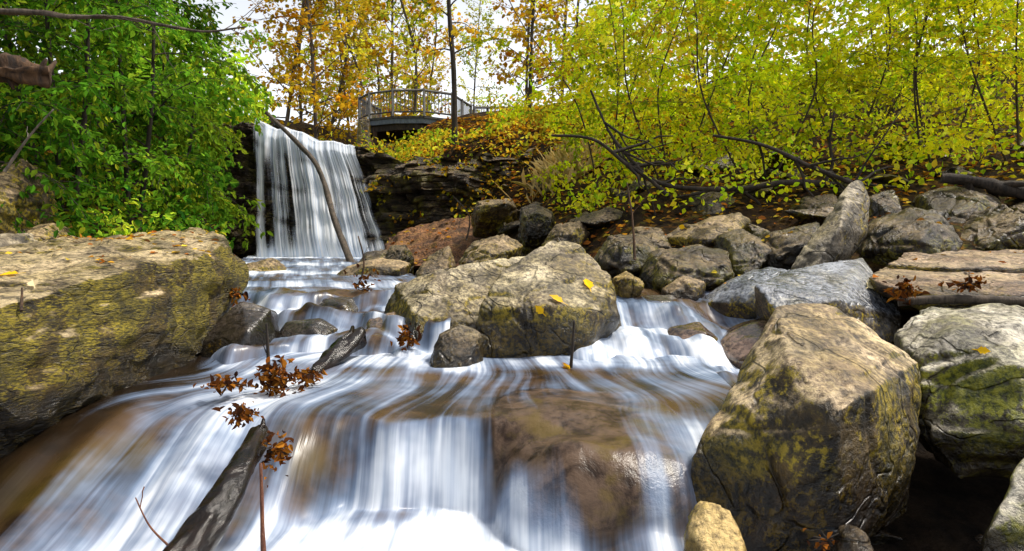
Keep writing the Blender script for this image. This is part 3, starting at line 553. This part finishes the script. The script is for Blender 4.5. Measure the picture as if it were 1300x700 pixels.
for si, (px, Yd, h, lx, label, nb) in enumerate([
    (770, 10.2, 4.0, -.3, 'slender yellow-green shrub left of the others above the central boulder', 24),
    (850, 9.4, 3.9, .3, 'yellow-green shrub with arching dark stems behind the flat mossy slab', 28),
    (960, 8.8, 3.6, .2, 'bright yellow-green shrub behind the pointed rock', 28),
    (1070, 9.4, 4.2, -.2, 'tall lime yellow shrub rising above the pointed rock', 28),
    (1180, 8.6, 3.6, .2, 'yellow-green shrub behind the large brown boulder at right', 28),
    (1290, 8.2, 3.6, -.3, 'yellow-green shrub at the right edge of the photo', 28),
    (900, 12.0, 5.2, .3, 'tall yellow tree behind the arching shrub', 26),
    (1130, 12.0, 5.4, .3, 'tall yellow-green tree behind the lime yellow shrub', 26)]):
    b = gnd(px, Yd); trs = []
    for s in (-1, 0, 1): trs.append([(s*.12, 0, 0), (-lx*.3+s*.55+random.gauss(0, .2), -.15, h*.33), (lx*.5+s*.8+random.gauss(0, .25), -.3-.1*s, h*.62), (lx+s*1.4, -.5-.2*s, h*(.82+.14*(s == 0)))])
    wm, lm = grow(trs, .015, nb+17, h*.40, 7, .5, 16, .064 if Yd < 11 else .09, YP[si % 6], .2, .03, (-10, 60), .3)
    plant('shrub' if Yd < 11 else 'tree', b, wm, lm, M['stem'], label, 'shrub' if Yd < 11 else 'tree', None, ('stem', 'foliage') if Yd < 11 else ('trunk', 'crown'))
# far slender trees
pro = []
for i in range(4):
    tr = [(0, 0, 0), (random.gauss(0, .35), 0, 4), (random.gauss(0, .6), .1, 8), (random.gauss(0, .8), .2, 13)]
    wm, lm = grow([tr], .07, 40, 2.3, 7, .9, 11, .16, [YO, YO[2:], YO, YD][i], .05, .02, (5, 60), .36, .3); pro.append((wm, lm))
far = [(366, 25), (385, 29), (404, 23), (420, 27), (446, 30), (462, 24.5), (497, 29), (520, 25.5), (541, 32), (668, 25.5), (712, 30), (745, 26), (430, 36), (482, 36), (525, 37), (600, 38), (780, 28), (830, 24), (890, 27)]
roots = {}
for i, (px, Yd) in enumerate(far):
    k = i % 4; b = gnd(px, Yd); lab = 'slender bare-stemmed tree with sparse orange and yellow leaves on the far hilltop'; grp = 'slender autumn trees on the far hilltop'
    if k not in roots: roots[k] = plant('tree', b, *pro[k], M['midbark'], lab, 'tree', grp)
    else: dup(roots[k], b, (random.gauss(0, .04), random.gauss(0, .07), random.uniform(0, 6)), random.uniform(.7, 1.2), lab, grp)
tr = [(0, 0, 0), (0, 0, 2.0), (-.12, .1, 4), (-.1, .2, 8)]
wm, lm = grow([tr], .07, 14, 1.4, 4, .5, 5, .13, YO, .05, .4, (15, 50), .34, .5)
plant('tree', P(577, 222, 15), wm, lm, M['bark'], 'single dark straight trunk standing in front of the wooden platform', 'tree')
tr = [(0, 0, 0), (.05, 0, 2.0), (.15, .1, 4), (.1, .2, 8)]
wm, lm = grow([tr], .05, 18, 1.2, 6, .5, 8, .13, YO, .05, .15, (15, 50), .34, .5)
plant('tree', gnd(672, 18), wm, lm, M['bark'], 'thin tree with orange leaves on the slope right of the platform', 'tree')
# thickets and undergrowth as stuff
def scatter(name, n, xr, yr, zf, size, pal, wr=.33, mat='leaf', cond=None):
    x = rs.uniform(*xr, n); y = rs.uniform(*yr, n); hh = zf(n, x, y); z = gz(x, y)+hh
    if cond is not None:
        kk = cond(x, y, z); x, y, z = x[kk], y[kk], z[kk]; n = len(x)
    c = pick(pal, n)*(1+.8*pn(x*.8, y*.8, z*.8)+.3*pn(x*2.5, y*2.5, z*2.5))[:, None].clip(.35, 1.6)
    d = rs.normal(size=(n, 3)); d[:, 2] -= .3
    return tag(link(name, leaf_mesh(name, np.stack([x, y, z], 1), d, size*rs.uniform(.6, 1.3, n), np.clip(c, 0, .9), wr), M[mat]), kind='stuff')
def pxs(x, y): return 650+x/y/K
def pys(y, z): return 305-(z-1.5)/y/K
lump = lambda x, y, f, o: np.clip(.55+.9*pn(x*f, y*f, o), .05, 1.4)
scatter('thicket', 14000, (1.4, 16), (13.5, 18), lambda n, x, y: rs.rand(n)**.9*np.interp(x, [1.2, 3, 16], [1.6, 3.8, 5.2]), .17, YD)
scatter('thicket', 12000, (-15, -4.5), (9, 15), lambda n, x, y: rs.rand(n)*np.interp(x, [-15, -7.5, -6.3], [6, 4.0, 1.8]), .15, [(.04, .13, .01), (.08, .21, .015), (.16, .30, .02)], cond=lambda x, y, z: pxs(x, y) < 295)
scatter('thicket', 3000, (-8.5, -5), (14.6, 19), lambda n, x, y: rs.rand(n)*1.6, .15, [(.2, .4, .02), (.4, .5, .02), (.6, .55, .02), (.12, .28, .02)], cond=lambda x, y, z: pxs(x, y) < 345)
scatter('undergrowth', 9000, (-9, -3), (5.4, 10), lambda n, x, y: rs.rand(n)*1.3*lump(x, y, 1.1, 2), .075, G+GD, .25, cond=lambda x, y, z: pxs(x, y) < 290)
scatter('undergrowth', 4000, (-6.5, -2.6), (5.6, 7.4), lambda n, x, y: rs.rand(n)*.7*lump(x, y, 1.6, 5), .07, G, .25, cond=lambda x, y, z: pxs(x, y) < 270)
scatter('undergrowth', 5500, (-4.4, 2.5), (14.4, 19.4), lambda n, x, y: rs.rand(n)**1.5*.9*lump(x, y, 1.2, 6), .10, YO[:3]+YD+[(.14, .26, .02), (.2, .38, .02)], cond=lambda x, y, z: z < 1.5+(305-np.where((pxs(x, y) > 440) & (pxs(x, y) < 620), 166, 120))*K*y)
scatter('undergrowth', 1600, (-2.6, 2.4), (12.4, 14.4), lambda n, x, y: rs.rand(n)**1.5*.5*lump(x, y, 1.5, 3), .085, YO+YD[:2]+[(.14, .26, .02), (.3, .14, .02)])
scatter('undergrowth', 13000, (.6, 11), (7.3, 14.5), lambda n, x, y: .1+rs.rand(n)*1.6*lump(x, y, .9, 4)*np.interp(x, [.6, 2.2], [.25, 1])*np.interp(y, [7.3, 9], [.5, 1]), .075, YG+YD[:4], cond=lambda x, y, z: pys(y, z) < 266)
def litter(name, n, xr, yr, size, pal):
    x = rs.uniform(*xr, n); y = rs.uniform(*yr, n); z = gz(x, y)+gn(x, y)+.02
    d = rs.normal(size=(n, 3)); d[:, 2] *= .25
    return tag(link(name, leaf_mesh(name, np.stack([x, y, z], 1), d, size*rs.uniform(.6, 1.3, n), pick(pal, n), .33, cnorm=np.array([0, -.2, 1])), M['deadleaf']), kind='stuff')
LIT = [(.55, .26, .02), (.7, .42, .03), (.32, .11, .02), (.2, .09, .03), (.6, .46, .05), (.45, .14, .02)]
litter('leaf_litter', 9000, (-3.8, 4), (11, 19.5), .12, LIT)
litter('leaf_litter', 4000, (.4, 9), (6.5, 11.5), .075, LIT)
litter('leaf_litter', 2500, (-8, -3), (5, 12), .07, LIT+G[:2])
# leaves creeping over the cliff ledges
ii = rs.randint(40, 168, 9000); jj = rs.randint(150, 290, 9000); pc = CLV[ii, jj]; keep = (pn(pc[:, 0]*1.6, pc[:, 1]*1.6, pc[:, 2]*2.2) > .30-.35*(ii/170.)) & (rs.rand(9000) < .28)
pc = pc[keep]+np.concatenate([CLN[jj[keep]]*rs.uniform(.02, .10, (keep.sum(), 1)), np.zeros((keep.sum(), 1))], 1); nk = len(pc)
tag(link('creeping_leaves', leaf_mesh('creeping_leaves', pc, rs.normal(size=(nk, 3))+np.array([0, -.3, -.5]), .08*rs.uniform(.6, 1.3, nk), pick(YO+[(.16, .28, .02), (.3, .14, .02), (.3, .42, .02)], nk)*.8, .33), M['leaf']), kind='stuff')
# dry grass
ng = 420; x = rs.normal(.82, .25, ng); y = rs.normal(11.4, .25, ng); z = gz(x, y)
d = np.stack([rs.normal(0, .5, ng), rs.normal(-.2, .4, ng), np.full(ng, .75)], 1)
tag(link('dry_grass', leaf_mesh('dry_grass', np.stack([x, y, z], 1), d, rs.uniform(.15, .5, ng), pick([(.75, .6, .28), (.5, .42, .12), (.8, .65, .34)], ng), .016), M['leaf']), kind='stuff')
# leaves on slab, clay bank and right bank
def rock_litter(n, xr, yr, zmin, size, dens, thr=-.1):
    pp, nn_ = [], []
    for _ in range(n):
        x = random.uniform(*xr); y = random.uniform(*yr); l, q = drop(x, y)
        if l and q.z > .5 and l.z > zmin and noise.noise(l*1.6) > thr and random.random() < dens(y): pp.append(tuple(l+q*.008)); nn_.append(tuple(q))
    d = rs.normal(size=(len(pp), 3)); d[:, 2] *= .15; m = len(pp)
    tag(link('leaf_litter', leaf_mesh('leaf_litter', pp, d, size*rs.uniform(.6, 1.3, m), pick(LIT, m), .33, cnorm=np.array(nn_)), M['deadleaf']), kind='stuff')
rock_litter(900, (-4.2, -1.9), (3.3, 5.4), 1.15, .048, lambda y: np.interp(y, [3.3, 4.6, 5.4], [.08, .45, 1]))
rock_litter(450, (-2.4, .3), (10.2, 13), .9, .08, lambda y: .6, .05)
rock_litter(260, (1.2, 5.5), (4.6, 8.2), .9, .055, lambda y: .6, 0)
def leaf_thing(px, py, size, col, label, ang=None):
    l, n = hit(px, py)
    if l is None: return
    a = random.uniform(0, 6) if ang is None else ang
    t = n.orthogonal().normalized(); b = n.cross(t); d = t*math.cos(a)+b*math.sin(a); s = n.cross(d)
    prof = [(0, .0, 0), (.12, .16, .03), (.3, .34, .08), (.42, .25, .05), (.55, .33, .08), (.75, .16, .05), (1, 0, -.02)]
    v = []; f = []
    for x, w_, h in prof: v += [d*x*size+n*.01, d*x*size+s*w_*size+n*(.012+h*size), d*x*size-s*w_*size+n*(.012+h*size)]
    for i in range(len(prof)-1): f += [(3*i, 3*i+3, 3*i+4, 3*i+1), (3*i, 3*i+2, 3*i+5, 3*i+3)]
    b0 = len(v); v += [-d*size*.35+n*.01+s*.002, -d*size*.35+n*.01-s*.002, n*.012-s*.003, n*.012+s*.003]; f.append((b0, b0+1, b0+2, b0+3))
    me = mesh_np('leaf', [tuple(q) for q in v], f, False, np.array([col]*len(v)))
    tag(link('fallen_leaf', me, M['deadleaf'], None, l), label, 'leaf')
YL = (.85, .52, .02)
for a in [(748, 368, .11, YL, 'yellow leaf stuck on the upper right face of the large central boulder', 1.0), (714, 386, .10, (.8, .48, .05), 'ochre leaf lying in the middle of the large central boulder', 2.),
          (690, 398, .07, YL, 'small yellow leaf low on the front of the large central boulder', None), (1100, 366, .10, (.8, .7, .4), 'pale cream leaf on the bluish grey tilted slab', 0.), (24, 350, .10, YL, 'bright yellow leaf on the left end of the slab top', None),
          (45, 366, .08, (.75, .6, .35), 'pale curled leaf at the slab edge', None), (1240, 445, .05, YL, 'small yellow leaf on the pale grey boulder at right', None), (870, 290, .08, YL, 'yellow leaf on the flat mossy slab', None)]: leaf_thing(*a)
# ------------------------------------------------------------------ logs, sticks, debris
def stick(name, pix, r0, r1, mat, label, cat, n=10, twigs=0, rough=.3, m=14, tl=.2):
    p = [P(*a) for a in pix]; c = p[0]; q = spline([x-c for x in p], m); w = Wood()
    w.tube(q, [r0+(r1-r0)*i/m for i in range(m+1)], n, rough)
    for _ in range(twigs):
        k = random.randint(m//4, m-1); d = (q[min(k+1, m)]-q[k]).normalized(); d = (d*.6+Vector((random.gauss(0, .6), random.gauss(0, .3), random.gauss(0, .6)))).normalized()
        L = tl*random.uniform(.5, 1.4); e = [q[k]+d*L*i/4+Vector((random.gauss(0, .03), 0, random.gauss(0, .03)))*L*(i > 0) for i in range(5)]; w.tube(e, [max(.002, r1*.6*(1-.7*i/4)) for i in range(5)], 4)
    return tag(link(name, w.mesh(name), mat, None, c), label, cat)
stick('fallen_tree', [(338, 143, 13.9), (374, 178, 13.2), (405, 215, 12.6), (425, 280, 11.6), (446, 335, 10.4), (452, 352, 9.9)], .035, .062, M['midbark'], 'long curved dead trunk leaning across the face of the waterfall', 'tree', 10, 0, .3, 26, .5)
stick('log', [(205, 750, 1.85), (258, 675, 2.03), (298, 610, 2.22), (330, 550, 2.5)], .064, .036, M['wetwood'], 'black wet log sloping down through the foreground cascade', 'log', 28, 2, .26, 80, .1)
stick('log', [(398, 478, 3.75), (425, 452, 3.95), (455, 428, 4.2)], .042, .06, M['wetwood'], 'short wet broken log lodged in the left cascade', 'log', 18, 1, .4, 30)
stick('stick', [(335, 712, 2.0), (333, 650, 2.05), (331, 588, 2.1)], .008, .004, M['redtwig'], 'upright reddish twig in front of the wet foreground log', 'stick', 6, 0)
stick('stick', [(216, 695, 2.0), (190, 668, 2.05), (172, 632, 2.1)], .004, .002, M['redtwig'], 'thin bent red twig left of the wet foreground log', 'stick', 5, 1, .1, 14, .1)
stick('stick', [(341, 470, 3.45), (340, 440, 3.45), (338, 410, 3.45)], .010, .006, M['bark'], 'upright dark stick above the leaf debris in the left flow', 'stick', 6, 1)
stick('stick', [(724, 474, 3.85), (727, 440, 3.85), (729, 407, 3.85)], .010, .007, M['bark'], 'upright dark stick in front of the large central boulder', 'stick', 6, 0)
stick('stick', [(27, 395, 2.85), (28, 380, 2.9), (28, 366, 2.95)], .007, .005, M['brownbark'], 'short brown stick standing at the edge of the slab', 'stick', 6, 0)
stick('stick', [(444, 384, 6.2), (462, 340, 6.3), (455, 300, 6.4)], .012, .006, M['brownbark'], 'thin brown stick beside the foot of the leaning trunk', 'stick', 6, 1)
stick('stick', [(592, 305, 8.5), (596, 275, 8.5), (578, 252, 8.5)], .012, .004, M['bark'], 'bare forked stick on the slope under the cliff', 'stick', 5, 4)
stick('stick', [(806, 330, 6.0), (803, 280, 6.1), (796, 232, 6.2)], .014, .006, M['brownbark'], 'thin pale stick leaning upright left of the flat mossy slab', 'stick', 6, 2)
stick('stick', [(6, 218, 5.2), (35, 176, 5.2), (68, 139, 5.2)], .013, .006, M['palebark'], 'pale bare stick slanting up at the left edge', 'stick', 6, 1)
stick('pole', [(1140, 384, 4.15), (1220, 380, 4.05), (1400, 388, 3.95)], .024, .03, M['midbark'], 'long straight pole lying along the front of the brownish slabs', 'pole', 10, 0, .1)
stick('branch', [(-30, 14, 4.6), (40, 16, 4.65), (90, 22, 4.7), (150, 22, 4.75), (205, 32, 4.8), (260, 40, 4.9), (312, 34, 5.0)], .02, .006, M['midbark'], 'bare grey branch reaching across the top left corner', 'branch', 8, 9, .6, 40, .35)
stick('log', [(-120, 92, 4.0), (-20, 88, 4.1), (30, 94, 4.15), (64, 96, 4.2)], .078, .05, M['brownbark'], 'broken brown log end jutting in at the upper left edge', 'log', 24, 7, .9, 70, .12)
stick('branch', [(700, 172, 8.2), (755, 178, 8.1), (800, 212, 8.0), (850, 236, 7.9), (930, 240, 7.8), (1010, 232, 7.7), (1080, 238, 7.6)], .014, .04, M['bark'], 'long dark limb arching low across the right bank above the boulders', 'branch', 8, 12, .3, 44, .7)
stick('branch', [(905, 172, 7.6), (970, 185, 7.5), (1030, 212, 7.4), (1090, 236, 7.3)], .014, .03, M['bark'], 'dark mossy limb sloping down behind the pointed rock', 'branch', 8, 7, .3, 20, .7)
stick('branch', [(750, 115, 8.4), (775, 170, 8.2), (812, 215, 8.0), (850, 250, 7.8)], .012, .026, M['bark'], 'thin dark stem curving down to the bank above the central boulder', 'branch', 8, 7, .3, 20, .7)
stick('fallen_tree', [(1195, 226, 7.0), (1240, 231, 6.9), (1290, 243, 6.8), (1420, 262, 6.6)], .045, .08, M['bark'], 'dark fallen trunk lying above the boulders at right', 'tree', 10, 5, .4, 20, .6)
DEAD = [(.16, .05, .012), (.30, .10, .015), (.09, .032, .012), (.42, .17, .02), (.045, .02, .012)]
def clump(px, py, Y, rad, n, label, flat=.6, pal=DEAD):
    c = P(px, py, Y); v = rs.normal(size=(n, 3))*np.array([rad, rad*.6, rad*flat])*.5
    me = leaf_mesh('dead_leaves', v, rs.normal(size=(n, 3)), rs.uniform(.018, .05, n)*min(1.3, Y/3), pick(pal, n), .26, .22)
    o = empty('leaf_clump', c); tag(o, label, 'dead leaves'); link('leaves', me, M['deadleaf'], o)
    w = Wood()
    for _ in range(6):
        d = Vector((random.gauss(0, 1), random.gauss(0, .4), random.gauss(.1, .5))).normalized()*rad*random.uniform(.5, 1.1); w.tube([-d*.4, d*.2+Vector((0, 0, .01)), d], [.003, .003, .0015], 4)
    link('twigs', w.mesh('twigs'), M['bark'], o)
clump(350, 482, 3.3, .09, 190, 'thick clump of dark dead leaves caught at the top of the foreground cascade', .9)
clump(290, 490, 3.2, .11, 80, 'ragged twiggy debris with dead leaves left of the thick leaf clump', .25)
clump(388, 478, 3.45, .09, 80, 'low dead leaves between the leaf clump and the short broken log', .3)
clump(306, 528, 2.7, .06, 80, 'small reddish leaf bunch just above the wet foreground log')
clump(350, 575, 2.42, .05, 90, 'dead leaves hanging on the side of the wet foreground log', 1.4)
clump(462, 370, 5.6, .12, 90, 'reddish brown leaves piled at the foot of the leaning trunk', 1.4)
clump(516, 428, 4.2, .06, 60, 'brown leaves caught against the left central boulder', 1.3)
clump(300, 375, 4.55, .07, 40, 'dark leaves wedged below the right end of the slab')
clump(1150, 368, 4.1, .09, 80, 'dead brown leaves beside the lower brownish slab', .8)
clump(1230, 362, 4.0, .10, 50, 'scattered dead leaves on the lower brownish slab', .3)
clump(722, 470, 3.83, .025, 8, 'few yellow leaves at the base of the stick before the central boulder', .6, [YL, (.8, .4, .03)])
clump(1050, 690, 2.1, .06, 30, 'dead leaves below the big tan-topped boulder', .6)
# ------------------------------------------------------------------ platform
pf = empty('viewing_platform', P(515, 150, 20)); tag(pf, 'wooden viewing platform with grey railing above the waterfall', 'platform'); o0 = pf.location.copy()
dz = o0.z
poly = [Vector((-4.6, 20.8, dz)), Vector((-4.15, 20.1, dz)), Vector((-3.4, 19.7, dz)), Vector((-2.5, 19.65, dz)), Vector((-1.75, 20.2, dz)), Vector((-1.3, 22.0, dz)), Vector((-4.3, 22.6, dz))]
def prism(pl, z0, z1):
    bm = bmesh.new(); a = [bm.verts.new(Vector((p.x, p.y, z0))-o0) for p in pl]; b = [bm.verts.new(Vector((p.x, p.y, z1))-o0) for p in pl]; n = len(pl)
    bm.faces.new(a[::-1]); bm.faces.new(b)
    for i in range(n): bm.faces.new((a[i], a[(i+1) % n], b[(i+1) % n], b[i]))
    me = bpy.data.meshes.new('prism'); bm.to_mesh(me); bm.free(); return me
link('deck', prism(poly, dz-.06, dz), M['deckwood'], pf)
c = sum(poly, Vector())/len(poly); inn = [c+(p-c)*.97 for p in poly]
link('deck_edge', prism(inn, dz-.2, dz-.063), M['fascia'], pf)
link('joists', prism([c+(p-c)*.9 for p in poly], dz-.38, dz-.203), M['bark'], pf)
def bar(a, b, r, name, mat, par, off):
    w = Wood(); w.tube([a-off, b-off], [r, r], 4); return link(name, w.mesh(name), mat, par)
H = .72; UP = Vector((0, 0, 1))
def railing(pl, par, off):
    for i in range(len(pl)-1):
        a, b = pl[i], pl[i+1]; L = (b-a).length; k = max(1, round(L/.8))
        for j in range(k+(1 if i == len(pl)-2 else 0)):
            p = a.lerp(b, j/k); bar(p, p+UP*(H+.05), .042, 'post', M['greywood'], par, off)
        bar(a+UP*H, b+UP*H, .038, 'top_rail', M['greywood'], par, off); bar(a+UP*.12, b+UP*.12, .026, 'bottom_rail', M['deckwood'], par, off)
        w = Wood(); nb = max(3, int(L/.105))
        for j in range(1, nb): p = a.lerp(b, j/nb)-off; w.tube([p+UP*.13, p+UP*(H-.01)], [.013, .013], 4)
        link('balusters', w.mesh('balusters'), M['deckwood'], par)
railing([poly[6], poly[0], poly[1], poly[2], poly[3], poly[4], poly[5]], pf, o0)
for p in (poly[0], poly[1], poly[3], poly[4]):
    q = c+(p-c)*.85; bar(Vector((q.x, q.y, 3.6)), Vector((q.x, q.y, dz-.1)), .08, 'support_post', M['brownbark'], pf, o0)
bw = empty('boardwalk', (-.2, 23.5, dz)); tag(bw, 'boardwalk with railing leading right from the viewing platform', 'boardwalk'); o1 = bw.location.copy()
pa, pb = Vector((-1.2, 22.2, dz)), Vector((1.2, 26.5, dz+.8))
me = mesh_np('walk', [tuple(v-o1) for v in (pa+Vector((-.0, .1, -.1)), pb+Vector((0, .1, -.1)), pb+Vector((-1.2, .6, -.1)), pa+Vector((-1.2, .6, -.1)), pa+Vector((0, .1, -.25)), pb+Vector((0, .1, -.25)), pb+Vector((-1.2, .6, -.25)), pa+Vector((-1.2, .6, -.25)))], [(0, 1, 2, 3), (7, 6, 5, 4), (0, 4, 5, 1), (1, 5, 6, 2), (2, 6, 7, 3), (3, 7, 4, 0)], False)
link('walkway', me, M['deckwood'], bw); railing([pa, pb], bw, o1)
pil = rock_from_points('stone_pillar', [P(a, b, y) for a, b, y in ((455, 152, 19.4), (469, 152, 19.4), (471, 192, 19.2), (453, 192, 19.2), (455, 152, 19.9), (469, 152, 19.9), (471, 192, 19.9), (453, 192, 19.9))], M['tan'], .05, .02, 1, 1)
tag(pil, 'brown stone pillar under the left end of the viewing platform', 'pillar')
# ------------------------------------------------------------------ light
w = bpy.data.worlds.new('World'); scn.world = w; w.use_nodes = True; nt = w.node_tree; nt.nodes.clear()
EL, AZ = R(60), R(80)
sky = N(nt, 'ShaderNodeTexSky', sky_type='NISHITA', sun_disc=False, sun_elevation=EL, sun_rotation=AZ, air_density=1.0, dust_density=3.0)
hs = N(nt, 'ShaderNodeHueSaturation', {'Saturation': .25, 'Value': 1.3, 'Color': sky.outputs[0]})
tcw = N(nt, 'ShaderNodeTexCoord'); sep = N(nt, 'ShaderNodeSeparateXYZ', {0: tcw.outputs['Generated']})
hz = mr(nt, sep.outputs[2], .0, .55, 1.85, 1.0)       # bright hazy overcast towards the horizon
st = N(nt, 'ShaderNodeVectorMath', {0: hs.outputs[0], 1: N(nt, 'ShaderNodeCombineXYZ', {0: hz, 1: hz, 2: hz}).outputs[0]}, operation='MULTIPLY')
bg = N(nt, 'ShaderNodeBackground', {'Color': st.outputs[0], 'Strength': .15}); o = N(nt, 'ShaderNodeOutputWorld'); nt.links.new(bg.outputs[0], o.inputs[0])
ld = bpy.data.lights.new('sun', 'SUN'); ld.energy = 4.0; ld.angle = R(8); ld.color = (1, .92, .80); lo = bpy.data.objects.new('sun', ld); COL.objects.link(lo)
sd = Vector((math.sin(AZ)*math.cos(EL), math.cos(AZ)*math.cos(EL), math.sin(EL))); lo.rotation_euler = sd.to_track_quat('Z', 'Y').to_euler()
scn.view_settings.view_transform = 'Standard'; scn.view_settings.look = 'None'; scn.view_settings.exposure = 0
